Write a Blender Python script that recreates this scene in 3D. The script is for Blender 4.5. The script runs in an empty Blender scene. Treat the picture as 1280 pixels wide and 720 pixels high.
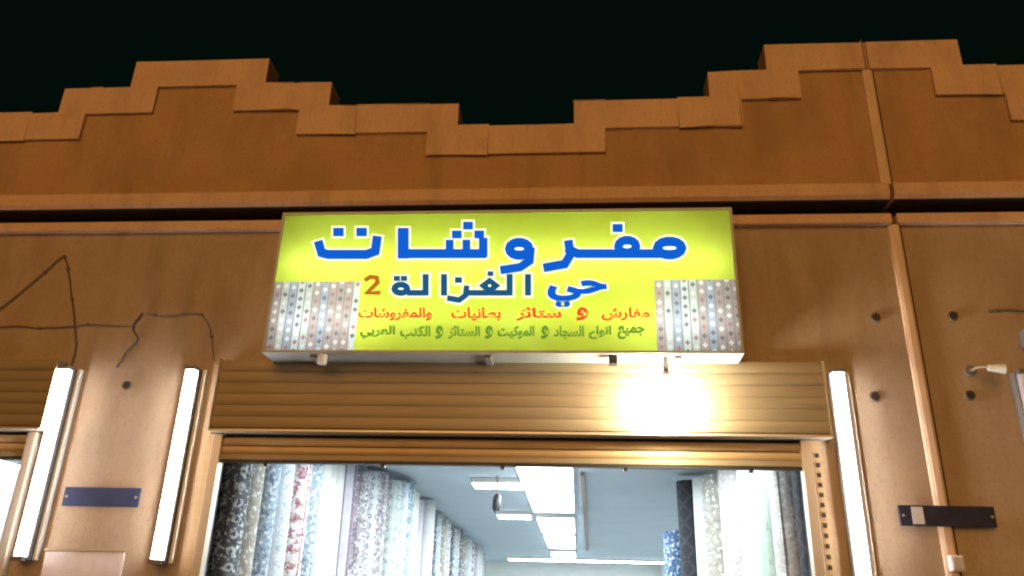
import bpy, bmesh, math, random
from mathutils import Vector, Matrix
random.seed(7)
S = bpy.context.scene
COL = S.collection
R = math.radians

# ---------------------------------------------------------------- camera
PITCH, YAW, ROLL, F = R(22.297), R(-4.951), R(1.652), 1000.0
EYE = Vector((0, -5, 1.6))
cp, sp, cy, sy = math.cos(PITCH), math.sin(PITCH), math.cos(YAW), math.sin(YAW)
FWD = Vector((cp*sy, cp*cy, sp))
RT0 = Vector((cy, -sy, 0)); UP0 = RT0.cross(FWD)
RT = RT0*math.cos(ROLL) + UP0*math.sin(ROLL)
UP = UP0*math.cos(ROLL) - RT0*math.sin(ROLL)
cam = bpy.data.cameras.new('camera'); cam.sensor_width = 36; cam.lens = F/1280*36
cam.clip_start = 0.05; cam.clip_end = 2000
co = bpy.data.objects.new('camera', cam); COL.objects.link(co)
m = Matrix.Identity(4)
for i in range(3):
    m[i][0], m[i][1], m[i][2], m[i][3] = RT[i], UP[i], -FWD[i], EYE[i]
co.matrix_world = m
S.camera = co

# ---------------------------------------------------------------- night sky, street light, exposure
SUN_EL, SUN_AZ = R(23), R(186)
w = bpy.data.worlds.new('World'); S.world = w; w.use_nodes = True
nt = w.node_tree
bg = nt.nodes['Background']
bg.inputs[0].default_value = (0.10, 0.62, 0.40, 1)
bg.inputs[1].default_value = 0.006
sun = bpy.data.lights.new('street_glow', 'SUN'); sun.energy = 1.36; sun.angle = R(45)
sun.color = (1.0, 0.51, 0.145)
so = bpy.data.objects.new('street_glow', sun); COL.objects.link(so)
d = Vector((math.sin(SUN_AZ)*math.cos(SUN_EL), math.cos(SUN_AZ)*math.cos(SUN_EL), math.sin(SUN_EL)))
so.rotation_euler = d.to_track_quat('Z', 'Y').to_euler()
so.location = (3, -14, 9)
S.view_settings.view_transform = 'Standard'; S.view_settings.look = 'None'
S.view_settings.exposure = 0.0; S.view_settings.gamma = 1.0
S.render.engine = 'CYCLES'
S.cycles.use_denoising = True
S.cycles.max_bounces = 8
S.cycles.filter_width = 2.2
S.cycles.sample_clamp_indirect = 4.0

# ---------------------------------------------------------------- helpers
def at(px, py, Y):
    """point on the plane y=Y that the photograph shows at px, py (1280x720)"""
    v = RT*((px-640)/F) + UP*((360-py)/F) + FWD
    t = (Y - EYE.y)/v.y
    return EYE + v*t

class MB:
    def __init__(s): s.v = []; s.f = []; s.uv = None
    def box(s, x0, x1, y0, y1, z0, z1):
        b = len(s.v)
        s.v += [(x, y, z) for z in (z0, z1) for y in (y0, y1) for x in (x0, x1)]
        s.f += [tuple(b+i for i in q) for q in ((0,2,3,1),(4,5,7,6),(0,1,5,4),(2,6,7,3),(0,4,6,2),(1,3,7,5))]
        return s
    def quad(s, *p):
        b = len(s.v); s.v += [tuple(q) for q in p]; s.f.append(tuple(range(b, b+len(p)))); return s
    def columns(s, iv, y0, y1):
        """solid of butted columns (x0,x1,z0,z1), sides only where exposed"""
        def side(x, z0, z1, flip):
            if z1-z0 < 1e-5: return
            p = [(x,y0,z0),(x,y1,z0),(x,y1,z1),(x,y0,z1)]
            s.quad(*(p if flip else p[::-1]))
        n = len(iv)
        for i, (x0, x1, z0, z1) in enumerate(iv):
            s.quad((x0,y0,z0),(x1,y0,z0),(x1,y0,z1),(x0,y0,z1))
            s.quad((x0,y1,z0),(x0,y1,z1),(x1,y1,z1),(x1,y1,z0))
            s.quad((x0,y0,z1),(x1,y0,z1),(x1,y1,z1),(x0,y1,z1))
            s.quad((x0,y0,z0),(x0,y1,z0),(x1,y1,z0),(x1,y0,z0))
            for sgn, x in ((-1, x0), (1, x1)):
                j = i+sgn
                if 0 <= j < n and abs((iv[j][0] if sgn > 0 else iv[j][1])-x) < 1e-5:
                    a0, a1 = iv[j][2], iv[j][3]
                    side(x, z0, min(z1, a0), sgn > 0)
                    side(x, max(z0, a1), z1, sgn > 0)
                else:
                    side(x, z0, z1, sgn > 0)
        return s
    def cyl(s, p0, p1, r0, r1=None, n=12, caps=True):
        r1 = r0 if r1 is None else r1
        p0, p1 = Vector(p0), Vector(p1); ax = (p1-p0).normalized()
        t = ax.cross((0,0,1) if abs(ax.z) < .9 else (1,0,0)).normalized(); u = ax.cross(t)
        b = len(s.v)
        for p, r in ((p0, r0), (p1, r1)):
            for k in range(n):
                a = 2*math.pi*k/n
                s.v.append(tuple(p + t*(r*math.cos(a)) + u*(r*math.sin(a))))
        for k in range(n):
            s.f.append((b+k, b+(k+1)%n, b+n+(k+1)%n, b+n+k))
        if caps:
            s.f.append(tuple(b+k for k in range(n))[::-1]); s.f.append(tuple(b+n+k for k in range(n)))
        return s
    def tube(s, pts, r, n=7):
        pts = [Vector(p) for p in pts]
        b = len(s.v)
        for i, p in enumerate(pts):
            ax = (pts[min(i+1, len(pts)-1)]-pts[max(i-1, 0)]).normalized()
            t = ax.cross((0,1,0) if abs(ax.y) < .9 else (1,0,0)).normalized(); u = ax.cross(t)
            for k in range(n):
                a = 2*math.pi*k/n
                s.v.append(tuple(p + t*(r*math.cos(a)) + u*(r*math.sin(a))))
        for i in range(len(pts)-1):
            for k in range(n):
                s.f.append((b+i*n+k, b+i*n+(k+1)%n, b+(i+1)*n+(k+1)%n, b+(i+1)*n+k))
        s.f.append(tuple(b+k for k in range(n))[::-1]); s.f.append(tuple(b+(len(pts)-1)*n+k for k in range(n)))
        return s
    def lathe(s, prof, c, n=20):
        b = len(s.v)
        for r, z in prof:
            for k in range(n):
                a = 2*math.pi*k/n
                s.v.append((c[0]+r*math.cos(a), c[1]+r*math.sin(a), c[2]+z))
        for i in range(len(prof)-1):
            for k in range(n):
                s.f.append((b+i*n+k, b+i*n+(k+1)%n, b+(i+1)*n+(k+1)%n, b+(i+1)*n+k))
        s.f.append(tuple(b+k for k in range(n))[::-1]); s.f.append(tuple(b+(len(prof)-1)*n+k for k in range(n)))
        return s
    def profile(s, prof, x0, x1):
        """extrude a (y,z) closed profile along x"""
        b = len(s.v); n = len(prof)
        for x in (x0, x1):
            s.v += [(x, y, z) for y, z in prof]
        for k in range(n):
            s.f.append((b+k, b+(k+1)%n, b+n+(k+1)%n, b+n+k))
        s.f.append(tuple(b+k for k in range(n))[::-1]); s.f.append(tuple(b+n+k for k in range(n)))
        return s
    def build(s, name, mat, parent=None, bevel=0, smooth=False, origin=None):
        me = bpy.data.meshes.new(name)
        o0 = Vector(origin) if origin else Vector((0,0,0))
        me.from_pydata([tuple(Vector(v)-o0) for v in s.v], [], s.f)
        bm = bmesh.new(); bm.from_mesh(me)
        bmesh.ops.recalc_face_normals(bm, faces=bm.faces)
        if bevel:
            bmesh.ops.remove_doubles(bm, verts=bm.verts, dist=1e-5)
            es = [e for e in bm.edges if len(e.link_faces) == 2 and e.calc_face_angle(0) > .5]
            bmesh.ops.bevel(bm, geom=es, offset=bevel, segments=2, affect='EDGES', profile=.6)
        if smooth:
            for f in bm.faces: f.smooth = True
            for e in bm.edges:
                if len(e.link_faces) == 2 and e.calc_face_angle(0) > .7: e.smooth = False
        bm.to_mesh(me); bm.free()
        me.materials.append(mat)
        return obj(name, me, parent, o0)

def obj(name, me, parent=None, loc=(0,0,0)):
    o = bpy.data.objects.new(name, me); COL.objects.link(o)
    o.location = Vector(loc)
    if parent is not None:
        o.parent = parent
        q = Vector(loc); a = parent
        while a is not None: q -= Vector(a.location); a = a.parent
        o.location = q
    return o
def thing(name, label, cat, loc=(0,0,0), group=None):
    o = bpy.data.objects.new(name, None); COL.objects.link(o); o.location = loc
    o.empty_display_size = .1
    return tag(o, label, cat, group)
def tag(o, label, cat, group=None):
    o['label'] = label; o['category'] = cat
    if group: o['group'] = group
    return o
def copy_tree(o, delta, parent=None):
    c = o.copy(); COL.objects.link(c)
    if parent is not None: c.parent = parent
    else: c.location = o.location + Vector(delta)
    for ch in list(o.children): copy_tree(ch, delta, c)
    return c

# ---------------------------------------------------------------- materials
def newmat(name):
    mt = bpy.data.materials.new(name); mt.use_nodes = True
    n = mt.node_tree.nodes; l = mt.node_tree.links
    return mt, n, l, n['Principled BSDF']
def plain(name, col, rough=.6, metal=0, var=.15, scale=6, bump=.0, bscale=60, stretch=(1,1,1), wear=None):
    mt, n, l, p = newmat(name)
    tc = n.new('ShaderNodeTexCoord'); mp = n.new('ShaderNodeMapping'); mp.inputs['Scale'].default_value = stretch
    l.new(tc.outputs['Object'], mp.inputs[0])
    nz = n.new('ShaderNodeTexNoise'); nz.inputs['Scale'].default_value = scale; nz.inputs['Detail'].default_value = 6
    nz.inputs['Roughness'].default_value = .65
    l.new(mp.outputs[0], nz.inputs['Vector'])
    rp = n.new('ShaderNodeValToRGB'); e = rp.color_ramp.elements
    e[0].position = .3; e[1].position = .7
    e[0].color = (*[c*(1-var) for c in col], 1); e[1].color = (*[min(1, c*(1+var)) for c in col], 1)
    l.new(nz.outputs[0], rp.inputs[0])
    out = rp.outputs[0]
    if wear:
        n2 = n.new('ShaderNodeTexNoise'); n2.inputs['Scale'].default_value = wear[1]; n2.inputs['Detail'].default_value = 8
        m2 = n.new('ShaderNodeMapping'); m2.inputs['Scale'].default_value = wear[4] if len(wear) > 4 else (1,1,.35)
        l.new(tc.outputs['Object'], m2.inputs[0]); l.new(m2.outputs[0], n2.inputs['Vector'])
        r2 = n.new('ShaderNodeValToRGB'); r2.color_ramp.elements[0].position = wear[2]; r2.color_ramp.elements[1].position = wear[2]+.16
        r2.color_ramp.elements[1].color = (wear[3],)*3+(1,)
        l.new(n2.outputs[0], r2.inputs[0])
        mx = n.new('ShaderNodeMixRGB'); l.new(r2.outputs[0], mx.inputs[0]); l.new(out, mx.inputs[1]); mx.inputs[2].default_value = (*wear[0], 1)
        out = mx.outputs[0]
    l.new(out, p.inputs['Base Color'])
    p.inputs['Roughness'].default_value = rough; p.inputs['Metallic'].default_value = metal
    if bump:
        nb = n.new('ShaderNodeTexNoise'); nb.inputs['Scale'].default_value = bscale; nb.inputs['Detail'].default_value = 5
        l.new(mp.outputs[0], nb.inputs['Vector'])
        bp = n.new('ShaderNodeBump'); bp.inputs['Strength'].default_value = bump; bp.inputs['Distance'].default_value = .01
        l.new(nb.outputs[0], bp.inputs['Height']); l.new(bp.outputs[0], p.inputs['Normal'])
    return mt
def weather(mt, col, crack=0):
    n = mt.node_tree.nodes; l = mt.node_tree.links; p = n['Principled BSDF']
    src = p.inputs['Base Color'].links[0].from_socket
    tc = n.new('ShaderNodeTexCoord')
    def layer(scale, stretch, lo, hi, strength, c, src, det=8):
        mp = n.new('ShaderNodeMapping'); mp.inputs['Scale'].default_value = stretch; l.new(tc.outputs['Object'], mp.inputs[0])
        z = n.new('ShaderNodeTexNoise'); z.inputs['Scale'].default_value = scale; z.inputs['Detail'].default_value = det; z.inputs['Roughness'].default_value = .7
        l.new(mp.outputs[0], z.inputs['Vector'])
        q = n.new('ShaderNodeMapRange'); q.inputs['From Min'].default_value = lo; q.inputs['From Max'].default_value = hi; q.inputs['To Max'].default_value = strength
        l.new(z.outputs[0], q.inputs['Value'])
        x = n.new('ShaderNodeMixRGB'); l.new(q.outputs[0], x.inputs[0]); l.new(src, x.inputs[1]); x.inputs[2].default_value = (*c, 1)
        return x.outputs[0], q.outputs[0]
    dk = [c*.52 for c in col]; lt = [min(.85, c*1.28) for c in col]
    src, _ = layer(3.2, (1.3,1,.30), .50, .74, .55, dk, src)          # water streaks
    src, _ = layer(1.1, (1,1,1), .55, .70, .40, [col[0]*1.05, col[1]*.80, col[2]*.66], src)   # reddish patches
    src, _ = layer(.9, (1,1,1.4), .54, .66, .35, lt, src)           # faded patches
    src, _ = layer(38, (1,1,1), .52, .72, .40, dk, src, 4)          # grain
    v = n.new('ShaderNodeTexVoronoi'); v.feature = 'DISTANCE_TO_EDGE'; v.inputs['Scale'].default_value = 1.1
    wz = n.new('ShaderNodeTexNoise'); wz.inputs['Scale'].default_value = 4; wz.inputs['Detail'].default_value = 6; l.new(tc.outputs['Object'], wz.inputs['Vector'])
    ad = n.new('ShaderNodeMixRGB'); ad.inputs[0].default_value = .12; l.new(tc.outputs['Object'], ad.inputs[1]); l.new(wz.outputs['Color'], ad.inputs[2]); l.new(ad.outputs[0], v.inputs['Vector'])
    lt_ = n.new('ShaderNodeMath'); lt_.operation = 'LESS_THAN'; l.new(v.outputs['Distance'], lt_.inputs[0]); lt_.inputs[1].default_value = .0045
    mk = n.new('ShaderNodeTexNoise'); mk.inputs['Scale'].default_value = .9; l.new(tc.outputs['Object'], mk.inputs['Vector'])
    gt = n.new('ShaderNodeMath'); gt.operation = 'GREATER_THAN'; l.new(mk.outputs[0], gt.inputs[0]); gt.inputs[1].default_value = .56
    mu = n.new('ShaderNodeMath'); mu.operation = 'MULTIPLY'; l.new(lt_.outputs[0], mu.inputs[0]); l.new(gt.outputs[0], mu.inputs[1])
    m3 = n.new('ShaderNodeMath'); m3.operation = 'MULTIPLY'; l.new(mu.outputs[0], m3.inputs[0]); m3.inputs[1].default_value = crack
    x = n.new('ShaderNodeMixRGB'); l.new(m3.outputs[0], x.inputs[0]); l.new(src, x.inputs[1]); x.inputs[2].default_value = (*[c*.3 for c in col], 1)
    l.new(x.outputs[0], p.inputs['Base Color'])
    return mt
def emit(name, col, st):
    mt, n, l, p = newmat(name)
    p.inputs['Base Color'].default_value = (*[min(1, c*.8) for c in col], 1)
    p.inputs['Emission Color'].default_value = (*col, 1); p.inputs['Emission Strength'].default_value = st
    p.inputs['Roughness'].default_value = .9; p.inputs['Specular IOR Level'].default_value = 0
    return mt

M = {}
M['wall'] = plain('wall_plaster', (.45,.33,.23), .85, var=.10, scale=1.7, bump=.35, bscale=140, wear=((.29,.19,.125), 2.2, .56, .45))
M['panel'] = plain('parapet_plaster', (.50,.30,.155), .85, var=.10, scale=1.5, bump=.35, bscale=130, wear=((.29,.165,.085), 1.6, .55, .5))
M['trim'] = plain('trim_paint', (.72,.47,.33), .75, var=.08, scale=2.5, bump=.2, bscale=120, wear=((.52,.31,.20), 3, .58, .5, (1,1,1)))
M['groove'] = plain('groove_dark', (.035,.03,.035), .8, var=.3, scale=8)  # black band paint, with the shade of the recess mixed into the colour
weather(M['wall'], (.45,.33,.23)); weather(M['panel'], (.50,.30,.155), 0); weather(M['trim'], (.72,.47,.33), 0)
M['strip'] = plain('joint_filler', (.74,.53,.38), .7, var=.1, scale=5, bump=.2)
M['dark'] = plain('dark_plastic', (.02,.018,.02), .5, var=.3)
M['bronze'] = plain('bronze_aluminium', (.30,.228,.145), .5, .3, var=.07, scale=3, stretch=(.25,1,14), bump=.05, bscale=40, wear=((.15,.115,.07), 3, .58, .4, (.6,1,4)))
M['bronze_dark'] = plain('bronze_slat', (.52,.36,.19), .5, .2, var=.1, scale=3, stretch=(.25,1,10), wear=((.2,.12,.07), 4, .56, .4, (.6,1,4)))
M['rail'] = plain('rail_aluminium', (.55,.47,.38), .35, .6, var=.1, scale=5, stretch=(1,1,.2))
M['casing'] = plain('sign_casing', (.40,.42,.44), .5, .3, var=.15, scale=5)
M['inner'] = plain('sign_inner_white', (.8,.8,.75), .6, var=.02)
M['white'] = plain('white_enamel', (.75,.75,.72), .4, var=.05)
M['grey'] = plain('grey_channel', (.20,.19,.20), .5, .2, var=.15)
M['cable'] = plain('dark_cable', (.085,.06,.045), .6, var=.2)
M['greycable'] = plain('grey_cable', (.17,.13,.105), .6, var=.2)
M['navy'] = plain('navy_plate', (.030,.045,.115), .35, var=.25, scale=9)
M['blackplate'] = plain('black_plate', (.018,.022,.05), .35, var=.4, scale=7)
M['palesticker'] = plain('pale_sticker', (.62,.58,.62), .5, var=.1)
M['board'] = plain('pale_pink_board', (.74,.64,.66), .6, var=.1, scale=8)
M['ceil'] = plain('ceiling_paint', (.37,.46,.53), .8, var=.05, scale=1.2, wear=((.30,.38,.44), 1.4, .55, .5, (1,1,1)))
M['room'] = plain('room_paint', (.74,.76,.74), .8, var=.05, scale=2)
M['floor'] = plain('shop_floor_tile', (.55,.53,.50), .35, var=.1, scale=4)
M['asphalt'] = plain('asphalt', (.05,.048,.046), .9, var=.3, scale=30, bump=.4, bscale=200)
M['paving'] = plain('pavement_concrete', (.28,.25,.22), .85, var=.15, scale=5, bump=.2)
M['tube'] = emit('lit_tube', (1.0,.98,.94), 60)
M['tube_off'] = plain('unlit_tube_glass', (.48,.42,.52), .3, var=.05)
M['bulb'] = emit('lit_bulb', (1.0,.90,.64), 260)
M['panel_light'] = emit('lit_ceiling_panel', (.84,.95,1.0), 33)
M['signtube'] = emit('sign_tube', (1,1,.96), 14.5)

def translucent(name, build_col):
    mt, n, l, p = newmat(name)
    n.remove(p)
    t = n.new('ShaderNodeBsdfTranslucent'); df = n.new('ShaderNodeBsdfDiffuse'); ad = n.new('ShaderNodeMixShader')
    ad.inputs[0].default_value = .25
    c = build_col(n, l)
    l.new(c, t.inputs[0]); l.new(c, df.inputs[0])
    l.new(t.outputs[0], ad.inputs[1]); l.new(df.outputs[0], ad.inputs[2])
    l.new(ad.outputs[0], n['Material Output'].inputs[0])
    return mt
def yellow(n, l):
    tc = n.new('ShaderNodeTexCoord'); nz = n.new('ShaderNodeTexNoise'); nz.inputs['Scale'].default_value = 2.5
    l.new(tc.outputs['Object'], nz.inputs['Vector'])
    rp = n.new('ShaderNodeValToRGB'); e = rp.color_ramp.elements
    e[0].position = .35; e[1].position = .7
    e[0].color = (.56,.66,.07,1); e[1].color = (.62,.80,.11,1)
    l.new(nz.outputs[0], rp.inputs[0]); return rp.outputs[0]
M['face'] = translucent('sign_yellow_acrylic', yellow)
def picture(n, l):
    # printed photograph of upright patterned rolls: bands across, motifs down
    tc = n.new('ShaderNodeTexCoord'); sx = n.new('ShaderNodeSeparateXYZ'); l.new(tc.outputs['Object'], sx.inputs[0])
    def math_(op, a, b=None):
        q = n.new('ShaderNodeMath'); q.operation = op
        for i, v in enumerate((a, b)):
            if v is None: continue
            if hasattr(v, 'links'): l.new(v, q.inputs[i])
            else: q.inputs[i].default_value = v
        return q.outputs[0]
    u = math_('MULTIPLY', sx.outputs[0], 19.0)
    cell = math_('FLOOR', u); fr = math_('SUBTRACT', u, cell)
    wn = n.new('ShaderNodeTexWhiteNoise'); wn.noise_dimensions = '1D'; l.new(cell, wn.inputs['W'])
    base = n.new('ShaderNodeValToRGB'); base.color_ramp.interpolation = 'CONSTANT'
    cols = [(.55,.62,.62),(.30,.34,.36),(.78,.80,.76),(.42,.36,.36),(.62,.72,.76),(.35,.42,.55)]
    e = base.color_ramp.elements
    while len(e) < len(cols): e.new(.5)
    for i, c in enumerate(cols): e[i].position = i/len(cols); e[i].color = (*c, 1)
    l.new(wn.outputs['Value'], base.inputs[0])
    zz = math_('MULTIPLY', sx.outputs[2], 17.0); zz = math_('ADD', zz, math_('MULTIPLY', wn.outputs['Value'], 7.0))
    cz = math_('FLOOR', zz); fz = math_('SUBTRACT', zz, cz)
    a = math_('ABSOLUTE', math_('SUBTRACT', fr, .5)); b = math_('ABSOLUTE', math_('SUBTRACT', fz, .5))
    dm = math_('LESS_THAN', math_('ADD', a, b), .32)
    w2 = n.new('ShaderNodeTexWhiteNoise'); w2.noise_dimensions = '2D'
    cv = n.new('ShaderNodeCombineXYZ'); l.new(cell, cv.inputs[0]); l.new(cz, cv.inputs[1]); l.new(cv.outputs[0], w2.inputs['Vector'])
    mot = n.new('ShaderNodeValToRGB'); mot.color_ramp.interpolation = 'CONSTANT'
    e = mot.color_ramp.elements; e[0].color = (.17,.18,.20,1); e[1].position = .35; e[1].color = (.75,.78,.8,1)
    q = e.new(.75); q.color = (.36,.22,.25,1)
    l.new(w2.outputs['Value'], mot.inputs[0])
    mx = n.new('ShaderNodeMixRGB'); l.new(dm, mx.inputs[0]); l.new(base.outputs[0], mx.inputs[1]); l.new(mot.outputs[0], mx.inputs[2])
    edge = math_('GREATER_THAN', a, .42)
    mx2 = n.new('ShaderNodeMixRGB'); l.new(edge, mx2.inputs[0]); l.new(mx.outputs[0], mx2.inputs[1]); mx2.inputs[2].default_value = (.25,.28,.30,1)
    return mx2.outputs[0]
M['picture'] = translucent('sign_roll_picture', picture)
M['ink_blue'] = emit('sign_blue_film', (.004,.10,.62), 1.0)
M['ink_white'] = emit('sign_white_film', (.90,.98,.66), 1.0)
M['ink_teal'] = emit('sign_teal_film', (.01,.085,.22), 1.0)
M['ink_brown'] = emit('sign_brown_film', (.40,.13,.02), 1.0)
M['ink_peach'] = emit('sign_peach_film', (.90,.55,.16), 1.0)
M['ink_red'] = emit('sign_red_film', (.70,.075,.03), 1.0)
M['ink_green'] = emit('sign_green_film', (.10,.24,.03), 1.0)
M['ink_pale'] = emit('sign_pale_film', (.82,.92,.42), 1.0)

# ---------------------------------------------------------------- the ground
g = MB().quad((-400,-400,0),(400,-400,0),(400,400,0),(-400,400,0)).build('street', M['asphalt']); g['kind'] = 'structure'
g = MB().box(-30,30,-3.2,-.004,.004,.13).build('pavement', M['paving'], bevel=.02); g['kind'] = 'structure'

# ---------------------------------------------------------------- the buildings
JA, JB = 2.115, 2.145
L0, L1, L2, L3 = 4.95, 5.15, 5.375, 5.615
STEPS = [(-9.2,L0),(-6.0,L1),(-5.05,L1),(-4.03,L2),(-3.49,L3),(-2.40,L2),(-1.87,L1),(-.87,L0),(-.01,L1),(.98,L2),(1.41,L3),(2.80,L2),(3.27,L1),(4.2,L0),(5.1,L1),(6.1,L2),(6.5,L3),(7.9,L2),(8.5,L1)]
XMIN, XMAX = -9.2, 9.5
def H(x):
    h = STEPS[0][1]
    for a, z in STEPS:
        if x >= a: h = z
    return h
BW, BH = .225, .245
def inner(x):
    c = [H(x-BW), H(x), H(x+BW)] + [z for a, z in STEPS if abs(a-x) < BW]
    return min(c) - BH
def cut(xa, xb, fz0, fz1):
    br = sorted({xa, xb} | {q for a, z in STEPS for q in (a, a-BW, a+BW) if xa < q < xb})
    out = []
    for a, b in zip(br, br[1:]):
        mid = (a+b)/2; out.append((a, b, fz0(mid), fz1(mid)))
    return out
OPEN_Z = 3.02
def building(xa, xb, openings, label):
    t = thing('shop_building', label, 'building', ((xa+xb)/2, 0, 0))
    br = [xa]; iv = []
    x = xa
    for o0, o1 in openings:
        iv.append((x, o0, .0, 4.10)); iv.append((o0, min(o1, xb), OPEN_Z, 4.10)); x = o1
    if x < xb: iv.append((x, xb, 0, 4.10))
    MB().columns(iv, 0, .22).build('wall', M['wall'], t)
    MB().box(xa, xb, -.045, .22, 4.10, 4.175).build('lower_moulding', M['trim'], t, bevel=.012)
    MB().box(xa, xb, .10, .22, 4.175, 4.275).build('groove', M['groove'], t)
    MB().profile([(.22,4.275),(-.055,4.275),(-.075,4.30),(-.075,4.385),(-.055,4.40),(.22,4.40)], xa, xb).build('ledge', M['trim'], t)
    MB().box(xa, xb, -.054, .099, 4.268, 4.2745).build('groove_soffit', M['groove'], t)  # dark sheet under the ledge, its shade put into the colour
    MB().columns(cut(xa, xb, lambda x: 4.40, lambda x: H(x)-.03), 0, .20).build('parapet', M['panel'], t)
    MB().columns(cut(xa, xb, inner, H), -.024, -.001).build('parapet_trim', M['trim'], t, bevel=.009)
    pcs = []
    for a, b, _, h in cut(xa, xb, lambda x: 0, H):
        if pcs and abs(pcs[-1][2]-h) < 1e-6: pcs[-1][1] = b
        else: pcs.append([a, b, h])
    for a, b, h in pcs: MB().box(a+.001, b-.001, -.0005, .20, h-.0295, h).build('coping', M['trim'], t)
    MB().box(xa, xb, .20, 16.2, 4.2, 4.3).build('roof', M['paving'], t)
    return t
bA = building(XMIN, JA, [(-7.42,-3.57),(-2.37,1.455)], 'brown plastered shop row with stepped parapet, left of the vertical wall joint')
bB = building(JB, XMAX, [(2.83,6.6)], 'brown plastered shop building right of the vertical wall joint, cut by the edge')
# filler strip that covers the joint between the two buildings
for z0, z1 in ((.13, 4.098), (4.41, 5.36)):
    MB().profile([(-.001,0),(-.018,.008),(-.024,.03),(-.018,.062),(-.001,.07)], z0, z1)
    mb = MB(); n = 7
    pr = [(JA-.028,-.001),(JA-.024,-.016),(JA-.004,-.024),(JA+.03,-.024),(JA+.046,-.016),(JA+.05,-.001)]
    b = len(mb.v)
    for z in (z0, z1): mb.v += [(x, y, z) for x, y in pr]
    k = len(pr)
    for i in range(k): mb.f.append((i, (i+1)%k, k+(i+1)%k, k+i))
    mb.f.append(tuple(range(k))); mb.f.append(tuple(range(k, 2*k)))
    mb.build('joint_strip', M['strip'], bA)
    MB().box(JA+.052, JA+.061, -.006, -.001, z0, z1).build('joint_edge', M['groove'], bA)  # thin dark bar on the wall along the filler's right edge
# sleeves in the wall
for x, z, p in ((-3.0,2.96,bA),(1.92,3.44,bA),(1.84,2.92,bA),(2.40,3.45,bB),(2.41,2.93,bB)):
    sv = MB().cyl((x,-.014,z),(x,.0,z),.032,n=9).build('wall_sleeve', M['greycable'], p, origin=(x,0,z))
    MB().cyl((x,-.020,z),(x,-.0145,z),.026,n=7).build('sleeve_mouth', M['dark'], sv, origin=(x,0,z))

# rooms behind the openings
CEIL, BACK = 2.8, 15.2
def room(t, x0, x1, back):
    MB().box(x0, x1, .222, back, -.02, .14).build('floor', M['floor'], t)
    MB().box(x0, x1, .222, back, CEIL, CEIL+.08).build('ceiling', M['ceil'], t)
    MB().box(x0-.1, x0, .222, back, .14, CEIL).build('interior_wall', M['room'], t)
    MB().box(x1, x1+.1, .222, back, .14, CEIL).build('interior_wall', M['room'], t)
    MB().box(x0, x1, back, back+.1, .14, CEIL).build('back_wall', M['room'], t)
room(bA, -2.75, 1.95, BACK)
room(bA, -7.6, -3.0, 6)
room(bB, 2.4, 6.9, 6)

# ---------------------------------------------------------------- roller shutters
def roller_shutter(x0, x1, label, jr=.185):
    t = thing('roller_shutter', label, 'roller shutter', ((x0+x1)/2, 0, 2.45), 'roller shutters over the shop fronts')
    z0, z1 = 2.655, 3.115
    MB().profile([(-.002,z0),(-.085,z0),(-.085,z1),(-.002,z1)], x0+.012, x1-.012).build('housing', M['bronze'], t)
    n = 6; h = (z1-z0-.012)/n
    for k in range(n):
        a = z0+.010+k*h; b = a+h-.0012
        pr = [(-.086,a),(-.0965,a+.0005),(-.0985,a+h*.12),(-.1005,a+h*.5),(-.0985,a+h*.88),(-.0965,b-.0005),(-.086,b)]
        MB().profile(pr, x0+.012, x1-.012).build('housing_slat', M['bronze'], t, smooth=True)
    MB().box(x0+.012, x1-.012, -.112, -.003, z0-.016, z0-.001).build('housing_lip', M['rail'], t, bevel=.003)
    for a, b in ((x0, x0+.011), (x1-.011, x1)):
        MB().box(a, b, -.110, -.002, z0-.012, z1+.004).build('end_plate', M['bronze'], t)
    # curtain left showing under the housing, behind the rails
    ra, rb = x0+.075, x1-jr
    zc = 2.475
    for k in range(2):
        a = zc+.035+k*.056; b = a+.0545
        pr = [(.0,a),(-.018,a+.003),(-.025,a+.016),(-.025,b-.016),(-.018,b-.003),(.0,b)]
        MB().profile(pr, ra, rb).build('curtain_slat', M['bronze_dark'], t, smooth=True)
    MB().box(ra, rb, 0.001, .012, zc+.033, z0+.05).build('gap_blackout', M['dark'], t)  # added dark sheet: stops room light between slats, darkens the top gap
    MB().box(ra, rb, -.034, .02, zc, zc+.034).build('bottom_bar', M['bronze'], t, bevel=.004)
    MB().box(ra, rb, -.030, .015, zc-.018, zc-.001).build('rubber_seal', M['dark'], t)
    for s, xr in ((1, ra-.03), (-1, rb+.03)):
        rl = MB().box(xr-.03, xr+.03, -.052, .02, .14, z0-.02).build('guide_rail', M['rail'], t, bevel=.004)
        xo = xr - s*.06
        if s < 0 and jr < .15: continue
        rl2 = MB().box(xo-.026, xo+.026, -.040, .02, .14, z0-.02).build('side_channel', M['bronze_dark'], t)
        z = .5
        mb = MB()
        while z < z0-.08:
            mb.box(xo-.012, xo+.012, -.0425, -.0405, z, z+.026); z += .058
        if s < 0:
            sl = mb.build('slot', M['dark'], rl2); sl['kind'] = 'stuff'
    for k in range(5):
        xx = ra+.3+(rb-ra-.6)*k/4
        MB().box(xx-.012, xx+.012, -.025, .012, zc-.036, zc-.0185).build('stop_pin', M['dark'], t)
    return t
sh = roller_shutter(-2.34, 1.535, 'bronze roller shutter pulled up above the open carpet shop')
shL = roller_shutter(-7.45, -3.46, 'bronze roller shutter pulled up at the left edge, beyond the lit pillar', .12)
shR = copy_tree(sh, (5.21,0,0)); shR['label'] = 'bronze roller shutter at the right edge beside the unlit tube lamp'

# ---------------------------------------------------------------- illuminated sign
SY = -.30
c = [at(357,268,SY), at(912,266,SY), at(925,438,SY), at(332,440,SY)]
SX0, SX1, SZ0, SZ1 = -1.965, .992, 3.115, 4.075
sg = thing('shop_sign', 'yellow lit shop sign with blue Arabic lettering over the doorway', 'sign', ((SX0+SX1)/2, 0, SZ0))
FR = .016
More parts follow.
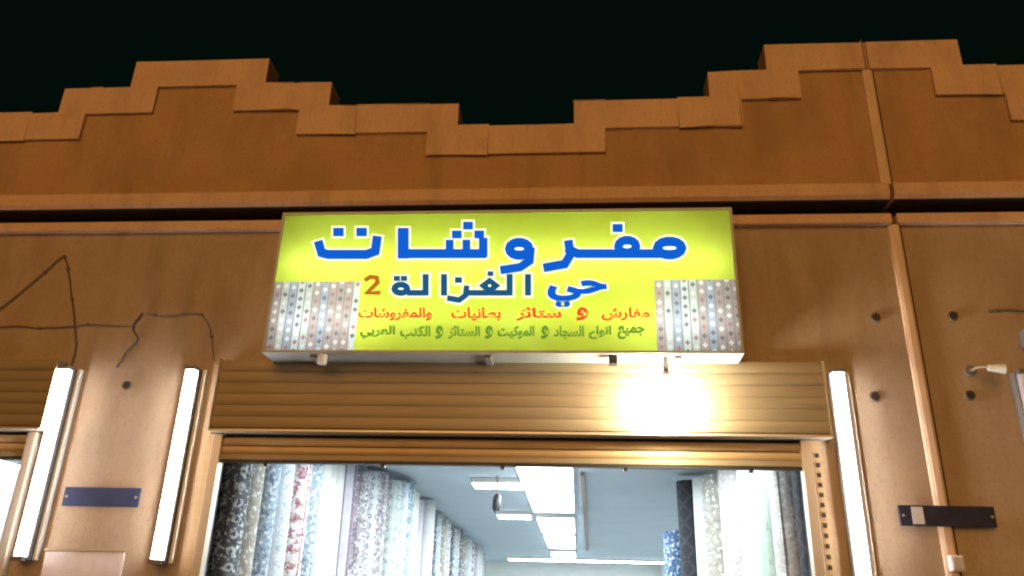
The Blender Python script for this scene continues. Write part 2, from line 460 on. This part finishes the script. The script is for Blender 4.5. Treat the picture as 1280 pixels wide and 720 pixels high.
# casing: frame, sides and back
mb = MB()
for a in ((SX0-FR,SX0,SZ0-FR,SZ1+FR),(SX1,SX1+FR,SZ0-FR,SZ1+FR),(SX0,SX1,SZ0-FR,SZ0),(SX0,SX1,SZ1,SZ1+FR)):
    mb.box(a[0],a[1],SY-.008,-.085,a[2],a[3])
mb.build('casing', M['casing'], sg)
MB().box(SX0,SX1,-.095,-.086,SZ0,SZ1).build('back_plate', M['inner'], sg)
for z in (SZ0+.06, ):
    pass
mb = MB()
PZ = at(400,352,SY).z
PX0, PX1 = at(446,400,SY).x, at(820,400,SY).x
def face(x0,x1,z0,z1,name,mat):
    return MB().quad((x0,SY,z0),(x1,SY,z0),(x1,SY,z1),(x0,SY,z1)).build(name, mat, sg, origin=(x0,SY,z0))
mb.quad((SX0,SY,PZ),(SX1,SY,PZ),(SX1,SY,SZ1),(SX0,SY,SZ1))
mb.quad((PX0,SY,SZ0),(PX1,SY,SZ0),(PX1,SY,PZ),(PX0,SY,PZ))
mb.build('face_panel', M['face'], sg)
face(SX0,PX0,SZ0,PZ,'picture_panel',M['picture'])
face(PX1,SX1,SZ0,PZ,'picture_panel',M['picture'])
TUBES = [(SX0+.05, (SX0+SX1)/2-.04, SZ0+.60), ((SX0+SX1)/2+.04, SX1-.05, SZ0+.60), (SX0+.05, SX0+.75, SZ0+.2), (SX1-.75, SX1-.05, SZ0+.2), (SX0+.8, SX1-.8, SZ0+.24)]
for a, b, z in TUBES:
    if 1:
        MB().cyl((a,-.18,z),(b,-.18,z),.014 if z > SZ0+.5 or b-a < 1 else .007,n=10).build('lamp_tube', M['signtube'], sg)
for x in (-1.66, -.55, .62):
    MB().box(x-.02,x+.02,-.27,-.0015,SZ0-FR-.022,SZ0-FR-.001).build('bracket', M['grey'], sg)
    MB().box(x-.02,x+.02,-.084,-.0015,SZ1-.12,SZ1-.09).build('bracket', M['grey'], sg)
MB().cyl((-1.60,-.26,SZ0-FR-.06),(-1.60,-.26,SZ0-FR-.001),.03,n=12).build('cable_gland', M['white'], sg)
MB().box(.20,.25,-.28,-.22,SZ0-FR-.055,SZ0-FR-.001).build('clamp', M['dark'], sg)

# lettering: thick strokes laid out on the face
layer = [0]
def stroke(mbx, pts, hw, y, closed=False):
    P = [Vector((p[0], p[1])) for p in pts]; n = len(P); L = []; Rr = []
    for i in range(n):
        if closed: a, b = P[i-1], P[(i+1)%n]
        else: a, b = P[max(i-1,0)], P[min(i+1,n-1)]
        d1 = (P[i]-a) if (closed or i) else (b-P[i]); d2 = (b-P[i]) if (closed or i < n-1) else (P[i]-a)
        d1 = d1.normalized(); d2 = d2.normalized()
        t = (d1+d2); t = t.normalized() if t.length > 1e-6 else d1
        nn = Vector((-t.y, t.x)); k = 1/max(.55, abs(nn.dot(Vector((-d1.y, d1.x)))))
        q = P[i]
        if not closed and i == 0: q = q - t*hw*.9
        if not closed and i == n-1: q = q + t*hw*.9
        L.append(q+nn*hw*k); Rr.append(q-nn*hw*k)
    rng = range(n if closed else n-1)
    for i in rng:
        j = (i+1) % n
        mbx.quad(*[at(q.x, q.y, y) for q in (L[i], L[j], Rr[j], Rr[i])])
def ell(cx, cy_, rx, ry, n=14):
    return [(cx+rx*math.cos(2*math.pi*k/n), cy_+ry*math.sin(2*math.pi*k/n)) for k in range(n)]
def word(strokes, hw, ink, out=2.4, base=.003, outline=True):
    """strokes: (pts, closed, hw or None)"""
    a, b = MB(), MB()
    for i, (pts, cl, h) in enumerate(strokes):
        h = h or hw
        stroke(a, pts, h+out, SY-base-.0002*i, cl)
        stroke(b, pts, h, SY-base-.006-.0002*i, cl)
    if outline: a.build('letter_outline', M['ink_white'], sg)
    b.build('lettering', M[ink], sg)
def dot(x, y, r=5.2):
    return ([(x-r*.35, y), (x+r*.35, y)], False, r)
# first line, read from the right: meem fa ra / waw / sheen alef / ta
word([(ell(837,310,15,8.5), True, 6), ([(822,317),(800,317),(770,317),(722,317),(712,312)], False, 5.6),
      (ell(784,308,11,8), True, 5.5), ([(711,305),(713,318),(706,330),(684,334)], False, 5.6), dot(772,285)], 5.8, 'ink_blue')
word([(ell(649,311,12,8), True, 6), ([(663,314),(662,326),(650,334),(630,337)], False, 5.4)], 6, 'ink_blue')
word([([(504,291),(504,317)], False, 7), ([(511,317),(560,317),(603,317)], False, 5.8), ([(562,304),(562,315)], False, 5),
      ([(583,304),(583,315)], False, 5), ([(604,302),(604,316)], False, 5.5), dot(571,293,5), dot(599,293,5), dot(585,282,5)], 5.8, 'ink_blue')
word([([(399,306),(402,316),(410,318),(458,318),(469,314),(471,300)], False, 5.8), dot(423,290,5.4), dot(452,290,5.4)], 5.8, 'ink_blue')
# second line: ha ya / alef / lam ghain zay / alef / lam ta
word([([(660,346),(660,366)], False, 3.9)], 3.9, 'ink_teal', 3)
word([([(637,346),(637,366)], False, 3.9), ([(633,366),(585,366)], False, 3.6), ([(604,357),(612,351),(620,357),(612,363)], True, 3.6),
      ([(583,360),(582,369),(574,375),(562,373)], False, 3.6), dot(573,350,3.6), dot(613,342,3)], 3.8, 'ink_teal', 3)
word([([(555,346),(555,366)], False, 3.9)], 3.9, 'ink_teal', 3)
word([([(532,346),(532,366)], False, 3.9), ([(528,366),(512,366)], False, 3.6), (ell(501,361,8,5), True, 4), dot(496,348,3.2), dot(505,348,3.2)], 3.8, 'ink_teal', 3)
mbx = MB()
stroke(mbx, [(458,349),(463,346),(471,347),(472,353),(466,359),(459,366),(473,366)], 2.7, SY-.006)
mbx.build('number', M['ink_brown'], sg)

# small lines: joined Arabic letter forms of the built-in typeface
FORMS = {'ا':(0xFE8D,2),'ب':(0xFE8F,4),'ت':(0xFE95,4),'ة':(0xFE93,2),'ج':(0xFE9D,4),'ح':(0xFEA1,4),'د':(0xFEA9,2),'ر':(0xFEAD,2),'ز':(0xFEAF,2),
         'س':(0xFEB1,4),'ش':(0xFEB5,4),'ط':(0xFEC1,4),'ع':(0xFEC9,4),'ف':(0xFED1,4),'ك':(0xFED9,4),'ل':(0xFEDD,4),'م':(0xFEE1,4),'ن':(0xFEE5,4),
         'و':(0xFEED,2),'ي':(0xFEF1,4),'ئ':(0xFE89,4),'أ':(0xFE83,2)}
def shape(wd):
    out = []
    for i, ch in enumerate(wd):
        base, nf = FORMS[ch]
        prev = i > 0 and FORMS[wd[i-1]][1] == 4
        nxt = nf == 4 and i < len(wd)-1
        out.append(chr(base + (3 if prev and nxt else 2 if nxt else 1 if prev else 0)))
    return ''.join(reversed(out))
def glyphs(wd, x0, x1, y0, y1, mat, bold, depth):
    cu = bpy.data.curves.new('lettering', 'FONT'); cu.body = shape(wd); cu.offset = bold; cu.resolution_u = 3
    tmp = bpy.data.objects.new('lettering', cu); COL.objects.link(tmp)
    bpy.context.view_layer.update()
    me = bpy.data.meshes.new_from_object(tmp.evaluated_get(bpy.context.evaluated_depsgraph_get()))
    bpy.data.objects.remove(tmp); bpy.data.curves.remove(cu)
    xs = [v.co.x for v in me.vertices]; ys = [v.co.y for v in me.vertices]
    a, b, c0, d0 = min(xs), max(xs), min(ys), max(ys)
    for v in me.vertices:
        px = x0+(v.co.x-a)/(b-a)*(x1-x0); py = y1-(v.co.y-c0)/(d0-c0)*(y1-y0)
        v.co = at(px, py, depth) - sg.location
    me.materials.clear(); me.materials.append(mat)
    o = obj('lettering', me); o.parent = sg
    return o
glyphs('حي', 682, 761, 348, 386, M['ink_white'], .10, SY-.003)
glyphs('حي', 684, 759, 350, 384, M['ink_blue'], .055, SY-.008)
for wd, x0, x1 in (('مفارش',752,812),('و',720,735),('ستائر',645,702),('بطانيات',564,626),('والمفروشات',448,540)):
    glyphs(wd, x0, x1, 384, 401, M['ink_red'], .035, SY-.006)
for wd, x0, x1 in (('جميع',772,806),('انواع',736,764),('السجاد',692,730),('و',676,686),('الموكيت',622,668),('و',606,616),('الستائر',560,600),('و',544,554),('الكنب',500,538),('العربي',450,494)):
    glyphs(wd, x0, x1, 407, 424, M['ink_green'], .04, SY-.006)

# ---------------------------------------------------------------- bulb lamp below the sign
BX, BY = .545, -.235
lamp = thing('bulb_lamp', 'blazing warm bulb hanging below the right part of the yellow sign', 'lamp', (BX, BY, SZ0-FR))
MB().cyl((BX,BY,SZ0-FR-.11),(BX,BY,SZ0-FR-.001),.017,n=12).build('stem', M['grey'], lamp)
sk = MB().lathe([(.022,.0),(.030,-.012),(.032,-.06),(.026,-.07)], (BX,BY,SZ0-FR-.10), 16).build('socket', M['white'], lamp, smooth=True)
MB().lathe([(.022,.0),(.045,-.02),(.085,-.06),(.100,-.11),(.094,-.155),(.065,-.195),(.016,-.215)], (BX,BY,SZ0-FR-.166), 20).build('bulb', M['bulb'], sk, smooth=True)

# ---------------------------------------------------------------- tube lamps beside the doorways
def tube_lamp(x, label, side, mat):
    z0, z1 = 1.862, 3.045
    t = thing('tube_lamp', label, 'tube lamp', (x, 0, z0), 'upright tube lamps beside the doorways')
    MB().box(x-.048, x+.048, -.062, -.001, z0-.02, z1+.02).build('batten', M['grey'], t, bevel=.004)
    mb = MB(); pr = []
    for k in range(9):
        a = math.pi*k/8
        pr.append((x+.036*math.cos(a), -.0625-.036*math.sin(a)))
    for z in (z0, z1): mb.v += [(p, q, z) for p, q in pr]
    k = len(pr)
    for i in range(k): mb.f.append((i, (i+1)%k, k+(i+1)%k, k+i))
    mb.f.append(tuple(range(k))); mb.f.append(tuple(range(k, 2*k)))
    mb.build('diffuser', mat, t, smooth=True)
    for a, b in ((z0-.03, z0-.0005), (z1+.0005, z1+.03)):
        MB().box(x-.040, x+.040, -.102, -.0625, a, b).build('end_cap', M['grey'], t, bevel=.005)
    if side: MB().box(x+side*.070-.014, x+side*.070+.014, -.03, -.001, z0-.02, z1+.02)  .build('reflection_strip', M['white'], t, bevel=.003)  # white strip standing in for the light reflected beside the tube
    return t
tube_lamp(-3.415, 'lit white tube lamp at the far left, on the outer edge of the pillar', 1, M['tube'])
tube_lamp(-2.54, 'lit white tube lamp on the pillar between the blue plate and the doorway', 1, M['tube'])
tube_lamp(1.615, 'lit white tube lamp on the wall just right of the doorway', 1, M['tube'])
tube_lamp(2.715, 'unlit greyish tube lamp at the right edge of the picture', 0, M['tube_off'])

# ---------------------------------------------------------------- plates, boards, boxes on the walls
o = thing('name_plate', 'navy blue plate on the lit pillar between two tube lamps', 'plate', (-3.01,0,2.23))
MB().box(-3.262,-2.758,-.012,-.001,2.172,2.290).build('plate', M['navy'], o, bevel=.003)
for x in (-3.24,-2.78): MB().cyl((x,-.016,2.231),(x,-.0125,2.231),.008,n=10).build('screw', M['rail'], o)
o = thing('name_plate', 'black plate with pale sticker, right of the doorway across the wall joint', 'plate', (2.13,0,2.2))
MB().box(1.87,2.405,-.040,-.0245,2.145,2.262).build('plate', M['blackplate'], o, bevel=.003)
MB().box(1.94,2.005,-.0425,-.0402,2.155,2.252).build('sticker', M['palesticker'], o)
for x in (1.89,2.385): MB().cyl((x,-.044,2.203),(x,-.0402,2.203),.008,n=10).build('screw', M['rail'], o)
for x in (1.90,2.37): MB().box(x-.012,x+.012,-.0244,-.001,2.19,2.216).build('spacer', M['grey'], o)
o = thing('notice_board', 'pale pink board on the pillar below the navy plate', 'board', (-3.03,0,1.3))
MB().box(-3.29,-2.78,-.016,-.001,1.28,1.90).build('board', M['board'], o, bevel=.004)
MB().box(-3.30,-2.77,-.020,-.001,1.901,1.914).build('frame_strip', M['rail'], o)
o = thing('junction_box', 'small pinkish junction box on the joint below the black plate', 'junction box', (2.135,0,1.93))
MB().box(2.10,2.175,-.07,-.0245,1.90,1.985).build('box', M['board'], o, bevel=.008)
MB().box(2.108,2.167,-.076,-.0705,1.908,1.977).build('lid', M['palesticker'], o, bevel=.003)
o = thing('junction_box', 'dark grey box high on the wall at the right edge', 'junction box', (2.80,0,3.28))
MB().box(2.772,2.89,-.08,-.001,3.23,3.34).build('box', M['grey'], o, bevel=.01)
MB().box(2.782,2.88,-.087,-.0805,3.24,3.33).build('lid', M['dark'], o, bevel=.003)
o = thing('wall_spotlight', 'small unlit white spotlight on a short arm, near the right edge', 'spotlight', (2.54,0,3.07))
MB().cyl((2.44,-.0,3.085),(2.44,-.02,3.085),.035,n=16).build('base', M['grey'], o)
MB().tube([(2.44,-.02,3.085),(2.45,-.07,3.09),(2.49,-.10,3.085),(2.52,-.11,3.075)], .009).build('arm', M['rail'], o)
MB().cyl((2.50,-.105,3.078),(2.59,-.120,3.066),.020,.032,n=16).build('head', M['white'], o, smooth=True)
MB().cyl((2.59,-.120,3.066),(2.594,-.1207,3.0655),.030,n=16).build('lens', M['grey'], o)

# ---------------------------------------------------------------- loose cables on the left wall
def cable(pts, r, mat, label, sag=0.0):
    P = []
    ps = [at(x, y, -.012) for x, y in pts]
    e = [ps[0]*2-ps[1]] + ps + [ps[-1]*2-ps[-2]]
    for i in range(1, len(e)-2):
        n = 7
        for k in range(n):
            t = k/n; a, b, c, d_ = e[i-1:i+3]
            q = .5*((2*b) + (c-a)*t + (2*a-5*b+4*c-d_)*t*t + (3*b-a-3*c+d_)*t**3)
            q.z -= sag*4*t*(1-t); P.append(q)
    P.append(ps[-1])
    c0 = ps[0]
    o = MB().tube(P, r).build('cable', mat, origin=c0)
    for q in P[3::9]:
        MB().box(q.x-.011, q.x+.011, q.y-r-.003, -.0008, q.z-.006, q.z+.006).build('clip', M['greycable'], o)
    return tag(o, label, 'cable', 'loose cables on the wall')
cable([(-70,444),(0,386),(72,325),(80,320),(84,330),(87,350),(92,390),(95,430),(88,459)], .0048, M['cable'], 'dark cable slanting up to a point, then down to the far left tube lamp', .012)
cable([(146,459),(158,440),(172,424),(166,408),(178,391)], .007, M['cable'], 'short crooked cable above the sleeve in the lit pillar', .004)
cable([(184,391),(210,394),(236,391),(252,393),(262,410),(268,452)], .0045, M['greycable'], 'thin brown cable running from the crooked cable towards the doorway tube lamp', .006)
cable([(-60,410),(20,407),(60,409),(110,405),(160,407)], .0045, M['greycable'], 'thin grey cable running level over the left roller shutter', .006)
cable([(1236,388),(1262,387),(1300,389)], .006, M['greycable'], 'thin level cable high on the wall at the right edge', .003)

# ---------------------------------------------------------------- fabric and carpet rolls in the shop
def fabric(name, base, motif, third, nu, nv, kind, size=.33):
    mt, n, l, p = newmat(name)
    uv = n.new('ShaderNodeUVMap'); sx = n.new('ShaderNodeSeparateXYZ'); l.new(uv.outputs[0], sx.inputs[0])
    oi = n.new('ShaderNodeObjectInfo')
    def math_(op, a, b=None):
        q = n.new('ShaderNodeMath'); q.operation = op
        for i, v in enumerate((a, b)):
            if v is None: continue
            if hasattr(v, 'links'): l.new(v, q.inputs[i])
            else: q.inputs[i].default_value = v
        return q.outputs[0]
    def mixc(f, a, b):
        q = n.new('ShaderNodeMixRGB'); l.new(f, q.inputs[0])
        for i, v in ((1, a), (2, b)):
            if hasattr(v, 'links'): l.new(v, q.inputs[i])
            else: q.inputs[i].default_value = (*v, 1)
        return q.outputs[0]
    u = math_('ADD', math_('MULTIPLY', sx.outputs[0], float(nu)), oi.outputs['Random'])
    v = math_('ADD', math_('MULTIPLY', sx.outputs[1], float(nv)*1.35), math_('MULTIPLY', oi.outputs['Random'], 9.0))
    fu = math_('SUBTRACT', math_('FRACT', u), .5); fv = math_('SUBTRACT', math_('FRACT', v), .5)
    au, av = math_('ABSOLUTE', fu), math_('ABSOLUTE', fv)
    nz = n.new('ShaderNodeTexNoise'); nz.inputs['Scale'].default_value = 20; nz.inputs['Detail'].default_value = 5
    tc = n.new('ShaderNodeTexCoord'); l.new(tc.outputs['Object'], nz.inputs['Vector'])
    jit = math_('MULTIPLY', math_('SUBTRACT', nz.outputs[0], .5), .55)
    if kind == 'diamond': f = math_('LESS_THAN', math_('ADD', math_('ADD', au, av), jit), size)
    elif kind == 'dot': f = math_('LESS_THAN', math_('ADD', math_('ADD', math_('MULTIPLY', au, au), math_('MULTIPLY', av, av)), math_('MULTIPLY', jit, .3)), size*size)
    elif kind == 'stripe': f = math_('LESS_THAN', au, size)
    elif kind == 'zigzag': f = math_('LESS_THAN', math_('ABSOLUTE', math_('SUBTRACT', au, math_('MULTIPLY', av, .8))), size*.5)
    else:
        n2 = n.new('ShaderNodeTexVoronoi'); n2.inputs['Scale'].default_value = nv
        l.new(tc.outputs['Object'], n2.inputs['Vector'])
        f = math_('LESS_THAN', math_('ADD', n2.outputs['Distance'], jit), size)
    g = math_('LESS_THAN', math_('ADD', math_('ADD', au, av), jit), size*.45)
    c = mixc(f, base, motif)
    c = mixc(g, c, third)
    bd = math_('GREATER_THAN', au, .455)
    if kind in ('diamond', 'dot'): c = mixc(bd, c, third)
    ns = n.new('ShaderNodeTexNoise'); ns.inputs['Scale'].default_value = 34; ns.inputs['Detail'].default_value = 2; l.new(tc.outputs['Object'], ns.inputs['Vector'])
    if size > .21: c = mixc(math_('GREATER_THAN', ns.outputs[0], .60), c, third); c = mixc(math_('LESS_THAN', ns.outputs[0], .40), c, (.82,.84,.86))
    sh_ = n.new('ShaderNodeMixRGB'); sh_.blend_type = 'MULTIPLY'; sh_.inputs[0].default_value = .35
    l.new(c, sh_.inputs[1]); l.new(nz.outputs[0], sh_.inputs[2])
    l.new(sh_.outputs[0], p.inputs['Base Color']); p.inputs['Roughness'].default_value = .9
    bp = n.new('ShaderNodeBump'); bp.inputs['Strength'].default_value = .4; bp.inputs['Distance'].default_value = .006
    l.new(f, bp.inputs['Height']); l.new(bp.outputs[0], p.inputs['Normal'])
    return mt
W_ = (.80,.82,.80)
FAB = {
 'charcoal with white dots': fabric('charcoal_dots', (.17,.18,.20), (.60,.63,.66), (.07,.08,.10), 5, 7, 'dot', .28),
 'blue grey damask': fabric('bluegrey_damask', (.34,.43,.52), (.62,.68,.74), (.16,.22,.30), 4, 6, 'floral', .30),
 'red and white floral': fabric('red_floral', (.74,.70,.70), (.52,.27,.28), (.30,.12,.14), 4, 6.5, 'diamond', .36),
 'slate blue': fabric('slate_blue', (.33,.42,.50), (.55,.63,.70), (.18,.24,.30), 5, 5, 'zigzag', .22),
 'cream': fabric('cream_stripe', (.84,.84,.76), (.72,.73,.68), (.80,.78,.66), 6, 3, 'stripe', .18),
 'white with grey checks': fabric('white_grey_check', (.76,.78,.80), (.30,.31,.36), (.80,.80,.82), 6, 9, 'dot', .33),
 'mauve grey chain patterned': fabric('mauve_chain', (.46,.41,.44), (.80,.82,.86), (.25,.22,.26), 5, 9, 'diamond', .34),
 'pale green grey dotted': fabric('greengrey_dots', (.58,.65,.62), (.34,.41,.42), (.70,.76,.74), 5, 8, 'dot', .30),
 'pale blue patterned': fabric('paleblue_dots', (.62,.72,.80), (.38,.48,.62), (.78,.84,.88), 5, 7, 'diamond', .32),
 'plum striped': fabric('plum_stripe', (.62,.60,.66), (.26,.17,.25), (.42,.34,.42), 5, 6, 'stripe', .20),
 'black and white patterned': fabric('blackwhite', (.10,.105,.11), (.66,.68,.66), (.05,.05,.06), 4, 6, 'floral', .34),
 'plain white': fabric('plain_white', (.86,.88,.85), (.80,.82,.80), (.84,.86,.84), 6, 2, 'stripe', .2),
 'mint green': fabric('mint', (.50,.66,.55), (.62,.76,.66), (.42,.58,.48), 5, 3, 'stripe', .2),
 'warm grey': fabric('warm_grey', (.42,.39,.33), (.52,.50,.45), (.34,.31,.27), 5, 5, 'floral', .28),
 'pale grey brocade': fabric('grey_brocade', (.60,.57,.54), (.72,.70,.68), (.48,.45,.43), 4, 5, 'floral', .34),
 'bright blue': fabric('bright_blue', (.10,.20,.36), (.30,.40,.55), (.05,.09,.18), 4, 7, 'floral', .3),
 'black': fabric('black_plain', (.025,.028,.035), (.05,.05,.06), (.03,.03,.04), 4, 5, 'zigzag', .2),
}
M['core'] = plain('cardboard_core', (.42,.32,.21), .9, var=.1)
def roll_mesh(r, h, seed):
    """wound roll: slightly lumpy spiral section with the free edge standing proud"""
    rnd = random.Random(seed); n = 26; rings = 9
    me = bpy.data.meshes.new('fabric_body')
    v = []; f = []; uvs = []
    ph = [rnd.uniform(0, 6.3) for _ in range(4)]
    for i in range(rings+1):
        z = h*i/rings
        for k in range(n+1):
            a = 2*math.pi*k/n
            rr = r*(1 + .045*k/n + .02*math.sin(2*a+ph[0]+z*.8) + .012*math.sin(3*a+ph[1]-z*1.7) + .01*math.sin(z*3+ph[2]))
            if i in (0, rings): rr *= .985
            v.append((rr*math.cos(a), rr*math.sin(a), z)); uvs.append((k/n, z))
    for i in range(rings):
        for k in range(n):
            f.append((i*(n+1)+k, i*(n+1)+k+1, (i+1)*(n+1)+k+1, (i+1)*(n+1)+k))
    b = len(v)
    # top: inner coil ring
    for q, dz in ((.80, -.004), (.72, -.02), (.45, -.012), (.22, -.03)):
        for k in range(n+1):
            a = 2*math.pi*k/n
            v.append((r*q*math.cos(a), r*q*math.sin(a), h+dz)); uvs.append((k/n, h))
    st = rings*(n+1)
    for ring in range(4):
        s0 = st if ring == 0 else b+(ring-1)*(n+1); s1 = b+ring*(n+1)
        for k in range(n): f.append((s0+k, s0+k+1, s1+k+1, s1+k))
    f.append((0, rings*(n+1), rings*(n+1)+n, n))
    me.from_pydata(v, [], f)
    ul = me.uv_layers.new(name='UVMap')
    for lp in me.loops: ul.data[lp.index].uv = uvs[lp.vertex_index]
    for p_ in me.polygons: p_.use_smooth = True
    return me
core_me = {}
def roll(x, y, r, h, kind, label, group, seed):
    t = thing('fabric_roll', label, 'fabric roll', (x, y, .14), group)
    t.rotation_euler = (R(random.uniform(-.5,.5)), R(random.uniform(-.5,.5)), random.uniform(0, 6.3))
    me = roll_mesh(r, h, seed); me.materials.append(FAB[kind])
    b = bpy.data.objects.new('fabric_body', me); COL.objects.link(b); b.parent = t
    if 'core' not in core_me:
        tmp = MB().cyl((0,0,-.10),(0,0,.012),.04,n=14).build('roll_core', M['core']); core_me['core'] = tmp.data; bpy.data.objects.remove(tmp)
    c_ = bpy.data.objects.new('roll_core', core_me['core']); COL.objects.link(c_); c_.parent = t; c_.location = (0,0,h)
ORD = ['first','second','third','fourth','fifth','sixth','seventh','eighth','ninth','tenth','eleventh','twelfth','thirteenth','fourteenth','fifteenth','sixteenth','seventeenth','eighteenth','nineteenth','twentieth']
GL, GR = 'fabric rolls standing along the left side of the shop', 'fabric rolls standing along the right side of the shop'
left = ['charcoal with white dots','warm grey','blue grey damask','pale blue patterned','red and white floral','slate blue','cream','plain white','plum striped',
        'mauve grey chain patterned','white with grey checks','mauve grey chain patterned','pale green grey dotted','pale blue patterned','slate blue','cream','plum striped','plain white','black and white patterned','pale blue patterned','warm grey','white with grey checks','charcoal with white dots','pale green grey dotted']
def ordinal(i):
    return ORD[i] if i < 20 else ('twenty-' if i < 29 else 'thirty-')+ORD[(i-20) % 10] if i != 29 else 'thirtieth'
NL = 34
for i in range(NL):
    k = left[i % len(left)]
    if i < 14:
        s = i/13; x, y = -2.40+.74*s, .55+1.98*s
    else:
        s = (i-14)/19; x, y = -1.67-.25*s, 2.75+8.6*s
    r = .098+.010*math.sin(i*2.3) + (.035*(i-14)/19 if i > 14 else 0)
    lab = f'{k} fabric roll, {ordinal(i)} from the doorway on the left side' if i < 24 else f'{k} fabric roll far back on the left side of the shop'
    roll(x, y, r, 2.60+.03*math.sin(i*1.9), k, lab, GL, i)
roll(-2.505, .37, .082, 2.58, 'black', 'black fabric roll added to cover the bright strip at the left side of the doorway', GL, 90)  # added to darken the overbright strip beside the rail
roll(1.49, .345, .075, 2.58, 'black', 'black fabric roll added to cover the bright strip at the right side of the doorway', GR, 91)  # second added dark cover, on the opposite side of the opening
right = ['black','pale grey brocade','mint green','plain white','pale grey brocade','warm grey','plain white','black']
for i, k in enumerate(right):
    s = i/7; x, y = 1.56-.54*s, .56+1.70*s
    r = .125+.012*math.sin(i*1.7)
    h = 2.58+.02*math.sin(i*2.1) if k != 'bright blue' else 2.6
    roll(x, y, r, h, k, f'{k} fabric roll, {ORD[i]} from the doorway on the right side', GR, 100+i)
short = [('bright blue',.95,2.95,2.24),('plum striped',1.02,3.35,2.12),('plain white',1.10,3.8,2.06),('bright blue',1.16,4.3,2.0),('red and white floral',1.22,4.8,1.95),('charcoal with white dots',1.27,5.3,1.9)]
for i, (k, x, y, h) in enumerate(short):
    roll(x, y, .13, h, k, f'shorter {k} fabric roll, {ORD[i]} behind the tall right hand rolls', GR, 200+i)

# ---------------------------------------------------------------- inside: lights and fittings on the ceiling
def ceiling_light(x, y, along, label, ln=1.2):
    t = thing('ceiling_light', label, 'ceiling light', (x, y, CEIL), 'white panel lights on the shop ceiling')
    a, b = (.24, ln/2) if along else (ln/2, .15)
    MB().box(x-a, x+a, y-b, y+b, CEIL-.05, CEIL-.001).build('frame', M['white'], t, bevel=.006)
    MB().box(x-a+.012, x+a-.012, y-b+.012, y+b-.012, CEIL-.062, CEIL-.0505).build('diffuser', M['panel_light'], t)
ceiling_light(-1.1, .95, False, 'unseen panel light added inside the doorway to brighten the near rolls, left', 1.4)  # added fill, out of view behind the lintel, for the near rolls
ceiling_light(.5, .95, False, 'unseen panel light added inside the doorway to brighten the near rolls, right', 1.4)  # right half of the added fill hidden behind the lintel
ceiling_light(-.27, 2.25, True, 'nearest lit panel light running along the shop ceiling', 1.5)
ceiling_light(-.74, 2.75, False, 'lit panel light set crosswise, nearest the doorway', .5)
ceiling_light(-.27, 3.9, True, 'second lit lengthwise panel light from the doorway', 1.5)
ceiling_light(-.78, 5.3, False, 'lit panel light set crosswise, deeper in the shop', .42)
ceiling_light(-.27, 6.3, True, 'third lit lengthwise panel light from the doorway', 1.8)
ceiling_light(-.27, 8.8, True, 'fourth lit lengthwise panel light from the doorway', 2.2)
ceiling_light(-.27, 11.6, True, 'farthest lit lengthwise panel light, near the back wall')
ceiling_light(.2, 13.4, False, 'lit panel light set crosswise by the back wall', 3.4)
ceiling_light(-5.3, 2.2, True, 'lit panel light in the neighbouring shop at the left edge')
ceiling_light(-4.6, .85, True, 'panel light added to brighten the rolls in the left neighbouring shop')  # extra light put in front of the neighbour's rolls to brighten them
o = MB().box(-.02,.02,0,8.6,-.035,-.001).build('ceiling_conduit', M['greycable']); o.location = (.05,2.2,CEIL); o.rotation_euler = (0,0,-math.atan(.14/8.6))
tag(o, 'dark conduit running back along the shop ceiling beside the lights', 'conduit')
p = at(621,596,2.5); q = at(621,627,2.5)
t = thing('hanging_fitting', 'small black fitting hanging on a rod below the shop ceiling', 'fitting', (q.x, 2.5, CEIL))
MB().cyl((q.x,2.5,q.z+.06),(q.x,2.5,CEIL-.001),.008,n=8).build('rod', M['greycable'], t)
MB().lathe([(.018,.07),(.036,.05),(.040,-.06),(.030,-.085)], (q.x,2.5,q.z), 14).build('body', M['dark'], t, smooth=True)
MB().lathe([(.024,-.0855),(.022,-.10),(.010,-.11)], (q.x,2.5,q.z), 12).build('lens', M['grey'], t, smooth=True)
# goods seen through the left neighbour's doorway
for i, (x, y, k) in enumerate(((-4.66,1.7,'pale blue patterned'),(-4.90,1.8,'white with grey checks'),(-5.14,1.9,'pale green grey dotted'),(-5.40,2.05,'plain white'))):
    roll(x, y, .16, 2.5, k, f'{k} fabric roll in the shop at the left edge', 'fabric rolls in the left neighbouring shop', 300+i)
